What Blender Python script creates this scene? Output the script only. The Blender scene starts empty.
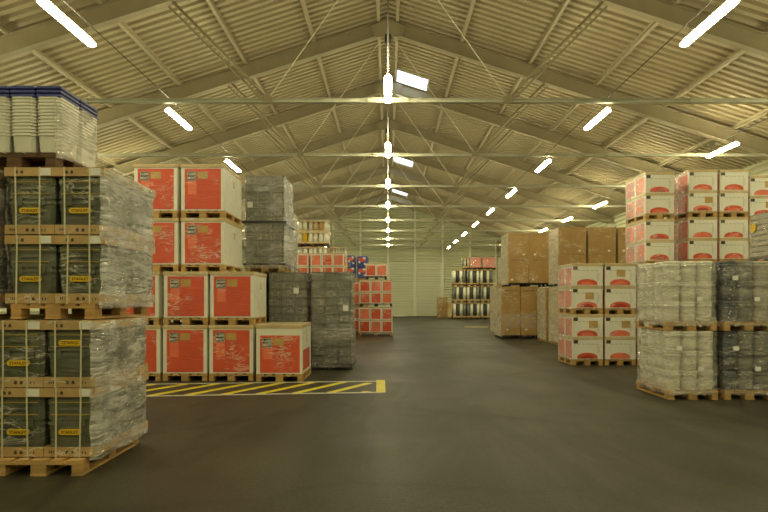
import bpy, math, random
from mathutils import Vector, noise
random.seed(7)
C = bpy.context.scene.collection
SC = bpy.context.scene
F, HC, VX, VY = 580.0, 1.6, 388.0, 300.0       # focal length in px, eye height, vanishing point

# ------------------------------------------------------------------ materials
def new_mat(name):
    m = bpy.data.materials.new(name); m.use_nodes = True
    nt = m.node_tree; nt.nodes.clear()
    out = nt.nodes.new('ShaderNodeOutputMaterial')
    return m, nt, out
def coords(nt, scale=(1, 1, 1), rot=(0, 0, 0), kind='Object', rnd=True):
    tc = nt.nodes.new('ShaderNodeTexCoord'); mp = nt.nodes.new('ShaderNodeMapping')
    mp.inputs['Scale'].default_value = scale; mp.inputs['Rotation'].default_value = rot
    nt.links.new(tc.outputs[kind], mp.inputs['Vector'])
    if rnd:
        oi = nt.nodes.new('ShaderNodeObjectInfo'); mu = nt.nodes.new('ShaderNodeMath'); mu.operation = 'MULTIPLY'
        mu.inputs[1].default_value = 37.0
        nt.links.new(oi.outputs['Random'], mu.inputs[0]); nt.links.new(mu.outputs[0], mp.inputs['Location'])
    return mp.outputs['Vector']
def noise_n(nt, vec, scale, detail=4, rough=.55, dist=0):
    n = nt.nodes.new('ShaderNodeTexNoise'); n.inputs['Scale'].default_value = scale
    n.inputs['Detail'].default_value = detail; n.inputs['Roughness'].default_value = rough
    n.inputs['Distortion'].default_value = dist
    nt.links.new(vec, n.inputs['Vector']); return n.outputs['Fac']
def ramp(nt, fac, stops):
    r = nt.nodes.new('ShaderNodeValToRGB'); e = r.color_ramp.elements
    while len(e) < len(stops): e.new(.5)
    for i, (p, c) in enumerate(stops):
        e[i].position = p; e[i].color = (c, c, c, 1) if isinstance(c, (int, float)) else (*c, 1)
    nt.links.new(fac, r.inputs['Fac']); return r.outputs['Color']
def principled(nt, out, rough=.6, spec=.4, metal=0, coat=0, coat_rough=.1):
    p = nt.nodes.new('ShaderNodeBsdfPrincipled')
    p.inputs['Roughness'].default_value = rough; p.inputs['Specular IOR Level'].default_value = spec
    p.inputs['Metallic'].default_value = metal; p.inputs['Coat Weight'].default_value = coat
    p.inputs['Coat Roughness'].default_value = coat_rough
    nt.links.new(p.outputs[0], out.inputs['Surface']); return p
def bump(nt, h, dist, strength=.6):
    b = nt.nodes.new('ShaderNodeBump'); b.inputs['Distance'].default_value = dist
    b.inputs['Strength'].default_value = strength; nt.links.new(h, b.inputs['Height']); return b.outputs['Normal']
def vary(c, k): return tuple(max(0, min(1, v * k)) for v in c)

def mat_simple(name, col, rough=.6, var=.12, scale=3.0, spec=.4, metal=0, coat=0, bmp=0, bscale=20, stretch=(1, 1, 1)):
    m, nt, out = new_mat(name)
    v = coords(nt, stretch)
    p = principled(nt, out, rough, spec, metal, coat)
    f = noise_n(nt, v, scale, 5)
    nt.links.new(ramp(nt, f, [(.3, vary(col, 1 - var)), (.7, vary(col, 1 + var))]), p.inputs['Base Color'])
    if bmp: nt.links.new(bump(nt, noise_n(nt, v, bscale, 3), bmp), p.inputs['Normal'])
    return m
def mat_wrapped(name, col, var=.1, coat=.9, w=.03, rough=.6, streak=2.2, crease=.75):
    """a surface with stretch film clinging to it: a glossy coat with stretched wrinkles"""
    m, nt, out = new_mat(name)
    v = coords(nt); v2 = coords(nt, (1.2, 1.2, 4.5), (0, .45, 0))
    p = principled(nt, out, rough, .35, 0, coat, .2)
    base = ramp(nt, noise_n(nt, v, 2.5, 4), [(.3, vary(col, 1 - var)), (.7, vary(col, 1 + var))])
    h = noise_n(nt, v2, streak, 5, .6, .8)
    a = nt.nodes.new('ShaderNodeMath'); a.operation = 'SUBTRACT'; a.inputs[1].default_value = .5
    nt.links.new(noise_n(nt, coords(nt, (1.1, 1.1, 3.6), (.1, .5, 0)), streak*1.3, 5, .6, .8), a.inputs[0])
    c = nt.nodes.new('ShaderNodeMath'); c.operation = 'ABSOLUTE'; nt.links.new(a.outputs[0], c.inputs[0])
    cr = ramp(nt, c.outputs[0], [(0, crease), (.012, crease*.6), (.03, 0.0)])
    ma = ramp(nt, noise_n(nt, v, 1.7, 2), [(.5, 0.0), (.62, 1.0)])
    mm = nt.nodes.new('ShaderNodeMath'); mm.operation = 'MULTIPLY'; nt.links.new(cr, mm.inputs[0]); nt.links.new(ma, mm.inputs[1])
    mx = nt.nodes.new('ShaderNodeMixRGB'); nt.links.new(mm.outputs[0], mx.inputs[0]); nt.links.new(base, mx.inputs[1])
    mx.inputs[2].default_value = (.88, .84, .72, 1); nt.links.new(mx.outputs[0], p.inputs['Base Color'])  # pale lines: milky film creases, with their glints painted into the base colour
    nt.links.new(bump(nt, h, w, .8), p.inputs['Coat Normal'])
    return m
def mat_film(name, milk=(.1, .6), lo=.42, hi=.68, tint=(.9, .9, .86), gloss=.16, scale=3.0):
    """polyethylene film: clear, with milky creases"""
    m, nt, out = new_mat(name)
    def crease(rot, sc, stretch):
        v = coords(nt, stretch, rot)
        h = noise_n(nt, v, sc, 5, .6, .7)
        a = nt.nodes.new('ShaderNodeMath'); a.operation = 'SUBTRACT'; a.inputs[1].default_value = .5; nt.links.new(h, a.inputs[0])
        c = nt.nodes.new('ShaderNodeMath'); c.operation = 'ABSOLUTE'; nt.links.new(a.outputs[0], c.inputs[0])
        return ramp(nt, c.outputs[0], [(0, 1.0), (.035, .45), (.12, .0)]), h
    c1, h1 = crease((.30, .30, 0), scale, (.8, .8, 4.5))
    c2, h2 = crease((-.55, -.5, 0), scale*.8, (.7, .7, 5.0))
    mk = nt.nodes.new('ShaderNodeMixRGB'); mk.blend_type = 'SCREEN'; mk.inputs[0].default_value = 1
    nt.links.new(c1, mk.inputs[1]); nt.links.new(c2, mk.inputs[2])
    big = ramp(nt, noise_n(nt, coords(nt, (1, 1, 1.6)), 2.2, 3), [(lo, .25), (hi, 1.0)])
    ml = nt.nodes.new('ShaderNodeMixRGB'); ml.blend_type = 'MULTIPLY'; ml.inputs[0].default_value = 1
    nt.links.new(mk.outputs[0], ml.inputs[1]); nt.links.new(big, ml.inputs[2])
    h = ml.outputs[0]
    ad = nt.nodes.new('ShaderNodeMath'); ad.operation = 'ADD'; nt.links.new(h1, ad.inputs[0]); nt.links.new(h2, ad.inputs[1])
    nb = bump(nt, ad.outputs[0], .06, 1.0)
    tr = nt.nodes.new('ShaderNodeBsdfTransparent')
    gl = nt.nodes.new('ShaderNodeBsdfGlossy'); gl.inputs['Roughness'].default_value = .16
    gl.inputs['Color'].default_value = (.95, .95, .95, 1)
    nt.links.new(nb, gl.inputs['Normal'])
    df = nt.nodes.new('ShaderNodeBsdfDiffuse'); df.inputs['Color'].default_value = (*tint, 1)
    nt.links.new(nb, df.inputs['Normal'])
    tl = nt.nodes.new('ShaderNodeBsdfTranslucent'); tl.inputs['Color'].default_value = (*tint, 1)
    m0 = nt.nodes.new('ShaderNodeMixShader'); m0.inputs[0].default_value = .25
    nt.links.new(df.outputs[0], m0.inputs[1]); nt.links.new(tl.outputs[0], m0.inputs[2])
    m1 = nt.nodes.new('ShaderNodeMixShader'); m1.inputs[0].default_value = gloss
    nt.links.new(tr.outputs[0], m1.inputs[1]); nt.links.new(gl.outputs[0], m1.inputs[2])
    m2 = nt.nodes.new('ShaderNodeMixShader')
    nt.links.new(ramp(nt, h, [(0, milk[0]), (1, milk[1])]), m2.inputs[0])
    nt.links.new(m1.outputs[0], m2.inputs[1]); nt.links.new(m0.outputs[0], m2.inputs[2])
    nt.links.new(m2.outputs[0], out.inputs['Surface'])
    return m
def mat_emit(name, col, strength):
    m, nt, out = new_mat(name)
    e = nt.nodes.new('ShaderNodeEmission'); e.inputs['Color'].default_value = (*col, 1); e.inputs['Strength'].default_value = strength
    m.cycles.emission_sampling = 'FRONT'
    nt.links.new(e.outputs[0], out.inputs['Surface']); return m

def mat_floor():
    m, nt, out = new_mat('asphalt')
    p = principled(nt, out, .5, .35)
    v = coords(nt, rnd=False)
    big = noise_n(nt, v, .35, 6, .6, .4); fine = noise_n(nt, v, 28, 4, .75)
    vs = coords(nt, (1, .22, 1), (0, 0, .25), rnd=False)
    tyre = noise_n(nt, vs, .9, 6, .6, 1.6)
    c1 = ramp(nt, big, [(.3, (.040, .036, .020)), (.7, (.060, .055, .031))])
    c2 = ramp(nt, tyre, [(.44, .72), (.52, 1.0), (.62, 1.12)])
    c3 = ramp(nt, fine, [(.3, .55), (.5, 1.0), (.74, 1.5)])
    mx = nt.nodes.new('ShaderNodeMixRGB'); mx.blend_type = 'MULTIPLY'; mx.inputs[0].default_value = 1
    my = nt.nodes.new('ShaderNodeMixRGB'); my.blend_type = 'MULTIPLY'; my.inputs[0].default_value = 1
    nt.links.new(c1, mx.inputs[1]); nt.links.new(c2, mx.inputs[2]); nt.links.new(mx.outputs[0], my.inputs[1]); nt.links.new(c3, my.inputs[2])
    # thin arced tyre scuffs
    wv = nt.nodes.new('ShaderNodeTexVoronoi'); wv.feature = 'DISTANCE_TO_EDGE'; wv.inputs['Scale'].default_value = .33
    vd = nt.nodes.new('ShaderNodeVectorMath'); vd.operation = 'ADD'
    nn = nt.nodes.new('ShaderNodeTexNoise'); nn.inputs['Scale'].default_value = .5
    nt.links.new(v, nn.inputs['Vector']); nt.links.new(v, vd.inputs[0]); nt.links.new(nn.outputs['Color'], vd.inputs[1])
    nt.links.new(vd.outputs[0], wv.inputs['Vector'])
    c4 = ramp(nt, wv.outputs['Distance'], [(.0, .8), (.014, .86), (.03, 1.0)])
    mz = nt.nodes.new('ShaderNodeMixRGB'); mz.blend_type = 'MULTIPLY'; mz.inputs[0].default_value = 1
    nt.links.new(my.outputs[0], mz.inputs[1]); nt.links.new(c4, mz.inputs[2])
    nt.links.new(mz.outputs[0], p.inputs['Base Color'])
    nt.links.new(ramp(nt, big, [(.3, .42), (.7, .6)]), p.inputs['Roughness'])
    nt.links.new(bump(nt, fine, .004, .5), p.inputs['Normal'])
    return m

M = {}
M['floor'] = mat_floor()
M['roof'] = mat_simple('roof_sheet', (.50, .425, .27), .5, .05, .6, .3)
M['steel'] = mat_simple('painted_steel', (.38, .33, .215), .5, .08, 2, .35)
M['purlin'] = mat_simple('purlin_steel', (.55, .48, .33), .5, .08, 2, .35)
M['tie'] = mat_simple('galvanised_tie', (.54, .53, .41), .5, .12, 3, .4, 0)
M['rod'] = mat_simple('tie_rod', (.75, .7, .52), .4, .1, 3, .5)
M['hanger'] = mat_simple('hanger_chain', (.8, .8, .76), .35, .1, 9, .5, .3)
M['dark_metal'] = mat_simple('dark_metal', (.05, .045, .035), .5, .1, 4)
M['wall'] = mat_simple('wall_sheet', (.66, .67, .47), .55, .05, .8, .3)
M['door'] = mat_simple('door_sheet', (.76, .77, .56), .5, .04, .8, .3)
M['post'] = mat_simple('post_paint', (.85, .83, .68), .5, .05, 2, .3)
M['wood'] = mat_simple('pallet_wood', (.50, .315, .12), .7, .3, 2.5, .2, bmp=.004, bscale=14, stretch=(1, 1, 6))
M['wood_dark'] = mat_simple('pallet_wood_dark', (.13, .075, .04), .7, .3, 2.5, .2, bmp=.004, bscale=14, stretch=(1, 1, 6))
M['black_plastic'] = mat_simple('black_plastic', (.018, .017, .02), .5, .2, 5, .4)
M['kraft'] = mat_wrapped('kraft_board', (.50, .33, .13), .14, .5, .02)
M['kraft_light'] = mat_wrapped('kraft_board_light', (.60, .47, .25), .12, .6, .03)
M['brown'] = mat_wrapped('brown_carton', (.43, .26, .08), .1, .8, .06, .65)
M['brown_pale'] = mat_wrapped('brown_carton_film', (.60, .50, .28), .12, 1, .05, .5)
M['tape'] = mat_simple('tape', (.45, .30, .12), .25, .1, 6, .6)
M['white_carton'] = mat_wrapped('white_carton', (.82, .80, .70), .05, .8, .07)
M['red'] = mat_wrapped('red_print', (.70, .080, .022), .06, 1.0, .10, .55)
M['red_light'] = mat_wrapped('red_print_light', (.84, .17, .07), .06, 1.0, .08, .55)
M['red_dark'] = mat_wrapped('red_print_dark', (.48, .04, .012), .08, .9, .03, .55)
M['pink'] = mat_wrapped('red_print_film', (.80, .19, .11), .22, 1.0, .05, .5)  # red print paled to pink, film glare put into the colour
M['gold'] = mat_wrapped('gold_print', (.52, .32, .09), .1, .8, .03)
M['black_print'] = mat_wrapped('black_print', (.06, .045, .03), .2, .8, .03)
M['white_print'] = mat_simple('white_print', (.85, .82, .7), .5, .05)
M['paper'] = mat_simple('paper_label', (.82, .81, .74), .6, .04)
M['grey_print'] = mat_simple('grey_print', (.5, .47, .36), .6, .05)
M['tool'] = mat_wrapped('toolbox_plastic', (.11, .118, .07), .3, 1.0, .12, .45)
M['tool_trim'] = mat_simple('toolbox_trim', (.42, .30, .04), .4, .1)
M['yellow'] = mat_simple('yellow_plate', (.78, .50, .02), .4, .06)
M['black'] = mat_simple('black_ink', (.02, .018, .012), .5, .1)
M['strap'] = mat_simple('strap', (.66, .62, .42), .3, .08, 8, .6)
M['strap_black'] = mat_simple('black_strap', (.02, .02, .02), .35, .1, 8, .6)
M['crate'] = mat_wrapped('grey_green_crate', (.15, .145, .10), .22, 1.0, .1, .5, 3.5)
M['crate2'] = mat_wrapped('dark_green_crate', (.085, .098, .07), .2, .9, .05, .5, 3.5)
M['crate_edge'] = mat_simple('crate_edge', (.075, .078, .058), .5, .2)
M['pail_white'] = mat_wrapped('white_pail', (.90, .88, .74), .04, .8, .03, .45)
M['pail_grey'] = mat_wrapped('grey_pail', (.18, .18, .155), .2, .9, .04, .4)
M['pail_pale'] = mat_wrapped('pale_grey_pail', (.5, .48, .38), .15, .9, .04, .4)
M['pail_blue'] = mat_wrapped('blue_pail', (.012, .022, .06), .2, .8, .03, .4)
M['bin'] = mat_simple('bin_plastic', (.74, .72, .6), .35, .05, 3, .5)
M['bin_blue'] = mat_simple('bin_blue', (.04, .055, .22), .35, .1, 3, .5)
M['film'] = mat_film('stretch_film', (.03, .5), gloss=.16, scale=2.2)
M['film_side'] = mat_film('crumpled_film', (.03, .68), .36, .62, (.86, .85, .78), .3, 2.2)
M['film_pale'] = mat_film('pale_film', (.42, .8), .3, .7, (.88, .84, .66), .2, 2.0)
M['film_milky'] = mat_film('milky_film', (.05, .5), .35, .7, (.9, .88, .8), .2, 2.2)
M['film_dark'] = mat_film('thin_film', (.02, .45), .5, .72, (.8, .78, .7), .16, 2.2)
M['line_white'] = mat_simple('line_white', (.55, .53, .43), .5, .2, 8)
M['line_yellow'] = mat_simple('line_yellow', (.68, .58, .035), .5, .15, 8)
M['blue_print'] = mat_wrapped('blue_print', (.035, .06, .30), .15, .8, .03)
M['tin'] = mat_simple('tin', (.72, .68, .55), .3, .1, 4, .5)
M['tube'] = mat_emit('light_diffuser', (1.0, .92, .56), 60.0)
M['housing'] = mat_simple('light_housing', (.75, .75, .7), .4, .03)

# ------------------------------------------------------------------ mesh helpers
class MB:
    def __init__(s): s.v = []; s.f = []; s.m = []; s.smooth = []
    def box(s, x0, x1, y0, y1, z0, z1, mi=0, bev=0):
        b = len(s.v)
        if bev <= 0:
            s.v += [(x0,y0,z0),(x1,y0,z0),(x1,y1,z0),(x0,y1,z0),(x0,y0,z1),(x1,y0,z1),(x1,y1,z1),(x0,y1,z1)]
            fs = [(0,3,2,1),(4,5,6,7),(0,1,5,4),(1,2,6,5),(2,3,7,6),(3,0,4,7)]
        else:                       # chamfered along the vertical and horizontal edges
            e = bev
            for (z, i) in ((z0, e), (z0 + e, 0), (z1 - e, 0), (z1, e)):
                X0, X1, Y0, Y1 = x0 + i, x1 - i, y0 + i, y1 - i
                s.v += [(X0+e,Y0,z),(X1-e,Y0,z),(X1,Y0+e,z),(X1,Y1-e,z),(X1-e,Y1,z),(X0+e,Y1,z),(X0,Y1-e,z),(X0,Y0+e,z)]
            fs = [tuple(range(7, -1, -1)), tuple(range(24, 32))]
            for r in range(3):
                for k in range(8):
                    a = r*8 + k; c = r*8 + (k+1) % 8
                    fs.append((a, c, c+8, a+8))
        for f in fs: s.f.append(tuple(b+i for i in f)); s.m.append(mi); s.smooth.append(False)
        return s
    def tube(s, p, q, r, n=8, mi=0, r2=None):
        p = Vector(p); q = Vector(q); d = (q - p).normalized()
        u = d.orthogonal().normalized(); w = d.cross(u); b = len(s.v); r2 = r if r2 is None else r2
        for (c, rr) in ((p, r), (q, r2)):
            for k in range(n):
                a = 2*math.pi*k/n; s.v.append(tuple(c + (u*math.cos(a) + w*math.sin(a))*rr))
        for k in range(n):
            j = (k+1) % n
            s.f.append((b+k, b+j, b+n+j, b+n+k)); s.m.append(mi); s.smooth.append(n > 6)
        s.f.append(tuple(b+k for k in range(n-1, -1, -1))); s.m.append(mi); s.smooth.append(False)
        s.f.append(tuple(b+n+k for k in range(n))); s.m.append(mi); s.smooth.append(False)
        return s
    def rings(s, rows, cap=True, mi=0, smooth=True):
        """rows: list of equal-length closed loops of points"""
        n = len(rows[0]); b = len(s.v)
        for r in rows: s.v += [tuple(p) for p in r]
        for i in range(len(rows)-1):
            for k in range(n):
                j = (k+1) % n
                s.f.append((b+i*n+k, b+i*n+j, b+(i+1)*n+j, b+(i+1)*n+k)); s.m.append(mi); s.smooth.append(smooth)
        if cap:
            s.f.append(tuple(b+k for k in range(n-1, -1, -1))); s.m.append(mi); s.smooth.append(False)
            s.f.append(tuple(b+(len(rows)-1)*n+k for k in range(n))); s.m.append(mi); s.smooth.append(False)
        return s
    def poly(s, pts, mi=0):
        b = len(s.v); s.v += [tuple(p) for p in pts]; s.f.append(tuple(range(b, b+len(pts)))); s.m.append(mi); s.smooth.append(False); return s
    def prism(s, pts, y0, y1, mi=0):
        """pts: outline in x,z counter-clockwise seen from -y; a thin solid between y0 and y1"""
        n = len(pts); b = len(s.v)
        s.v += [(x, y0, z) for x, z in pts] + [(x, y1, z) for x, z in pts]
        s.f.append(tuple(b+k for k in range(n))); s.f.append(tuple(b+n+k for k in range(n-1, -1, -1)))
        for k in range(n):
            j = (k+1) % n; s.f.append((b+k, b+n+k, b+n+j, b+j))
        s.m += [mi]*(n+2); s.smooth += [False]*(n+2); return s
    def text(s, string, cx, y, cz, width, height, mi=0, flip=False):
        vs, fs = text_geo(string)
        xs = [v[0] for v in vs]; ys = [v[1] for v in vs]
        x0, x1, y0, y1 = min(xs), max(xs), min(ys), max(ys); b = len(s.v); k = -1 if flip else 1
        for v in vs:
            s.v.append((cx + k*((v[0]-x0)/(x1-x0)-.5)*width, y, cz + k*((v[1]-y0)/(y1-y0)-.5)*height))
        for f in fs: s.f.append(tuple(b+i for i in f)); s.m.append(mi); s.smooth.append(False)
        return s
    def mesh(s, name, mats):
        me = bpy.data.meshes.new(name); me.from_pydata(s.v, [], s.f)
        for m in mats: me.materials.append(M[m])
        me.polygons.foreach_set('material_index', s.m); me.polygons.foreach_set('use_smooth', s.smooth)
        me.update(); return me
_txt = {}
def text_geo(string):
    if string not in _txt:
        cu = bpy.data.curves.new('lettering', 'FONT'); cu.body = string; cu.offset = .018; cu.resolution_u = 2
        o = bpy.data.objects.new('lettering', cu); C.objects.link(o)
        dg = bpy.context.evaluated_depsgraph_get(); me = o.evaluated_get(dg).to_mesh()
        _txt[string] = ([tuple(v.co) for v in me.vertices], [tuple(p.vertices) for p in me.polygons])
        o.evaluated_get(dg).to_mesh_clear(); bpy.data.objects.remove(o); bpy.data.curves.remove(cu)
    return _txt[string]
_cache = {}
def mesh_of(key, build, mats):
    k = (key, tuple(mats))
    if k not in _cache: _cache[k] = build().mesh(key if isinstance(key, str) else str(key[0]), mats)
    return _cache[k]
def part(name, key, build, mats, parent, loc=(0, 0, 0), rz=0, label=None, ry=0):
    o = bpy.data.objects.new(name, mesh_of(key, build, mats)); C.objects.link(o)
    o.parent = parent; o.location = loc; o.rotation_euler = (0, ry, rz)
    if label: o['label'] = label
    return o
def thing(name, label, cat, loc=(0, 0, 0), rz=0, group=None, kind=None):
    o = bpy.data.objects.new(name, None); o.empty_display_size = .1; C.objects.link(o)
    o.location = loc; o.rotation_euler = (0, 0, rz); o['label'] = label; o['category'] = cat
    if group: o['group'] = group
    if kind: o['kind'] = kind
    return o
def single(name, mb, mats, label=None, cat=None, loc=(0, 0, 0), group=None, kind=None):
    o = bpy.data.objects.new(name, mb.mesh(name, mats)); C.objects.link(o); o.location = loc
    if label: o['label'] = label
    if cat: o['category'] = cat
    if group: o['group'] = group
    if kind: o['kind'] = kind
    return o
def T(f, *a): return lambda: f(MB(), *a)
def bx(w, l, h, bev=0):      # centred in x,y, from z 0 up
    return lambda: MB().box(-w/2, w/2, -l/2, l/2, 0, h, 0, bev)

# ------------------------------------------------------------------ pallets
def pallet(parent, w, l, mat='wood', fine=True, x=0, y=0, z=0, blocks3=True):
    """timber pallet: long base boards, nine blocks, cross boards and deck boards"""
    def deck():
        b = MB(); n = 5
        for yy in (-l/2, -.0725, l/2-.145): b.box(-w/2, w/2, yy, yy+.145, .1, .122)
        ws = [.145, .1, .145, .1, .145]; gap = (w - sum(ws)) / 4; xx = -w/2
        for k in range(5):
            b.box(xx, xx+ws[k], -l/2, l/2, .122, .144); xx += ws[k] + gap
        if not fine:
            for xx in (-w/2, -.0725, w/2-.1):
                wd = .145 if xx > -.1 and xx < 0 else .1
                b.box(xx, xx+wd, -l/2, l/2, 0, .022)
                for yy in (-l/2, -.0725, l/2-.145): b.box(xx, xx+wd, yy+.002, yy+.143, .022, .1)
        return b
    p = part('pallet', ('pallet', round(w, 3), round(l, 3), fine), deck, [mat], parent, (x, y, z))
    if fine:
        for xx, wd in ((-w/2+.05, .1), (0, .145), (w/2-.05, .1)):
            part('base_board', ('base_board', wd, round(l, 3)), bx(wd, l, .022), [mat], p, (xx, 0, 0))
            for yy in (-l/2+.0725, 0, l/2-.0725):
                part('block', ('block', wd), bx(wd-.003, .142, .078, .004), [mat], p, (xx, yy, .022))
    return p

# ------------------------------------------------------------------ stretch film
def film(parent, w, l, z0, z1, mat='film', amp=.012, skip_front=False, x=0, y=0, skirt=0, seed=0, top=False, name='stretch_wrap'):
    def build():
        b = MB(); pts = []; r = .05
        def line(ax, ay, bx_, by_, n):
            for k in range(n): pts.append((ax+(bx_-ax)*k/n, ay+(by_-ay)*k/n))
        if not skip_front: line(-w/2+r, -l/2, w/2-r, -l/2, 14)
        else: pts.append((w/2-r, -l/2))
        line(w/2, -l/2+r, w/2, l/2-r, 16); line(w/2-r, l/2, -w/2+r, l/2, 10); line(-w/2, l/2-r, -w/2, -l/2+r, 16)
        if skip_front: pts.append((-w/2+r, -l/2))
        n = len(pts); rows = max(8, int((z1-z0)/.07)); base = len(b.v)
        for i in range(rows+1):
            t = i/rows; z = z0 + (z1-z0)*t
            sk = skirt * max(0, 1 - t*7)
            for (px, py) in pts:
                nz = noise.fractal(Vector((px*3+seed*7.1, py*3, z*6+px*3)), .8, 2.0, 4)
                k = amp*nz*1.6 + sk
                L = math.hypot(px/w, py/l) or 1
                sx = 0 if abs(px) < w*.47 else math.copysign(1, px); sy = 0 if abs(py) < l*.47 else math.copysign(1, py)
                b.v.append((px + sx*k, py + sy*k, z + (amp*.8*noise.noise(Vector((px*4, py*4, seed))) if i in (0, rows) else 0)))
        last = n-1 if skip_front else n
        for i in range(rows):
            for k in range(last):
                j = (k+1) % n
                b.f.append((base+i*n+k, base+i*n+j, base+(i+1)*n+j, base+(i+1)*n+k)); b.m.append(0); b.smooth.append(True)
        if top:
            b.f.append(tuple(base+rows*n+k for k in range(n))); b.m.append(0); b.smooth.append(False)
        return b
    return part(name, ('stretch_wrap', round(w,2), round(l,2), round(z0,2), round(z1,2), amp, skip_front, seed, skirt), build, [mat], parent, (x, y, 0))

def strap_band(parent, w, l, z, mat='strap_black', th=.02, sag=0):
    def build():
        b = MB(); e = .006
        for (x0, x1, y0, y1) in ((-w/2-e, w/2+e, -l/2-e, -l/2), (-w/2-e, w/2+e, l/2, l/2+e), (-w/2-e, -w/2, -l/2, l/2), (w/2, w/2+e, -l/2, l/2)):
            b.box(x0, x1, y0, y1, -th/2, th/2)
        return b
    return part('strap', ('strapband', round(w,2), round(l,2), th), build, [mat], parent, (0, 0, z), ry=sag)

# ------------------------------------------------------------------ A: toolbox loads
def toolbox_load(label, loc, levels, goods_dy, logo_down=(), seed=0, fine=True):
    """levels: list of (z0, z1) relative to the load's base"""
    z_up = loc[2] > .5
    t = thing('pallet_load', label, 'pallet load', loc, 0, 'strapped toolbox loads')
    pallet(t, .8, 1.2, 'wood', fine)
    W, L = .478, .60
    for li, (z0, z1) in enumerate(levels):
        h = z1 - z0; th = .095; lh = .085; bh = h - th - lh
        for ix in (0, 1):
            for iy in (0, 1):
                cx = (-.5 + ix) * W; cy = goods_dy + (-.5 + iy) * L
                jz = random.uniform(-.004, .004); rz = random.uniform(-.008, .008)
                q = (cx + random.uniform(-.003, .003), cy, z0)
                def tray():
                    b = MB(); b.box(-W/2+.003, W/2-.003, -L/2+.003, L/2-.003, 0, .006); e = .008
                    for (x0, x1, y0, y1) in ((-W/2+.003, W/2-.003, -L/2+.003, -L/2+.003+e), (-W/2+.003, W/2-.003, L/2-.003-e, L/2-.003), (-W/2+.003, -W/2+.003+e, -L/2+.01, L/2-.01), (W/2-.003-e, W/2-.003, -L/2+.01, L/2-.01)):
                        b.box(x0, x1, y0, y1, 0, th)
                    y = -L/2 + .0022                         # handling marks
                    for k, mx in enumerate((-.02, .035, .12, .15)):
                        if k < 2:
                            pts = [(mx-.014, .03), (mx+.014, .03), (mx+.014, .052), (mx, .066), (mx-.014, .052)]
                            b.prism(pts, y-.001, y+.001, 1)
                        else: b.box(mx-.004, mx+.004, y-.001, y+.001, .03, .055, 1)
                    for k in range(3): b.box(-.19+k*.02, -.18+k*.02, y-.001, y+.001, .035, .06, 1)
                    return b
                def lid():
                    b = MB(); b.box(-W/2, W/2, -L/2, L/2, .002, lh)
                    y = -L/2
                    for k, mx in enumerate((-.12, -.07)):
                        pts = [(mx-.013, .025), (mx+.013, .025), (mx+.013, .048), (mx, .06), (mx-.013, .048)]
                        b.prism(pts, y-.001, y+.001, 1)
                    return b
                part('cardboard_tray', ('tray', 'A'), tray, ['kraft', 'black_print'], t, q, rz)
                ld = part('cardboard_lid', ('lid', 'A'), lid, ['kraft', 'black_print'], t, (q[0], q[1], z0 + h - lh), rz)
                part('shipping_label', ('ship', 'A'), lambda: MB().box(-.055, .055, -.002, 0, 0, .07), ['paper'], ld, (.15, -L/2, .008))
                if ix == 1: part('shipping_label', ('ship', 'Aside'), lambda: MB().box(0, .002, -.05, .05, 0, .075), ['paper'], ld, (W/2, .05, .004))
                bh2 = bh + .06
                def body():
                    w2, l2 = W/2 - .012, L/2 - .02; b = MB(); lo = bh2*.50
                    def loop(z, i):
                        e = .03; x0, x1, y0, y1 = -w2+i, w2-i, -l2+i, l2-i
                        return [(x0+e, y0, z), (x1-e, y0, z), (x1, y0+e, z), (x1, y1-e, z), (x1-e, y1, z), (x0+e, y1, z), (x0, y1-e, z), (x0, y0+e, z)]
                    b.rings([loop(0, .022), loop(lo-.03, .006), loop(lo-.03, .0), loop(lo, 0), loop(lo, .012), loop(lo+.02, .012), loop(lo+.02, .002),
                             loop(bh2*.8, .008), loop(bh2*.8, .0), loop(bh2*.9, .0), loop(bh2*.9, .015), loop(bh2, .02)], True, 0, False)
                    for k in (-1, 1):
                        b.box(k*.11-.03, k*.11+.03, -l2-.008, -l2+.004, lo-.05, lo+.03, 0, .003)
                    for zz in (.62, .84): b.box(-w2*.78, w2*.78, -l2-.006, -l2+.006, bh2*zz, bh2*zz+.008, 1)
                    b.box(-.09, .09, -l2-.012, -l2+.004, bh2*.70, bh2*.74, 0, .004)
                    return b
                tb = part('toolbox', ('toolbox', round(bh, 3)), body, ['tool', 'tool_trim'], t, (q[0], q[1], z0 + th - .03), rz)
                def logo(flip=False):
                    b = MB(); hw, hh = .105, .026
                    pts = []
                    for k in range(16):
                        a = -math.pi/2 + math.pi*k/7 if k < 8 else math.pi/2 + math.pi*(k-8)/7
                        c = hw - hh if k < 8 else -(hw - hh)
                        pts.append((c + hh*math.cos(a), hh*math.sin(a)))
                    b.prism(pts, -.004, .012, 0)
                    b.text('STANLEY', 0, -.0052, 0, .16, .028, 1, flip)
                    return b
                if iy == 0:
                    fl = (li, ix) in logo_down
                    zz = bh2*.5 - .035 if not fl else bh2*.78
                    zz = bh2*.32 if not fl else bh2*.70
                    part('logo_plate', ('logo', fl), (lambda fl=fl: logo(fl)), ['yellow', 'black'], tb, (0, -L/2 + .012, zz), label='yellow oval logo plate')
                for sx in (-.13, .10):
                    def strp():
                        b = MB(); y = -L/2 - .004; e = .003; s = .007
                        b.box(-s, s, y, y+e, -.004, h+.003); b.box(-s, s, L/2+.001, L/2+.004, -.004, h+.003); b.box(-s, s, -L/2, L/2, h, h+.003)
                        return b
                    part('strap', ('strapA', round(h, 3)), strp, ['strap'], t, (q[0]+sx+random.uniform(-.01, .01), q[1], z0), rz + 0, ry=random.uniform(-.02, .02))
    H = levels[-1][1]
    film(t, .985, 1.225, (.10 if z_up else .125), H - .012, 'film_side', .022, True, 0, goods_dy, .01, seed)
    return t

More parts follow.
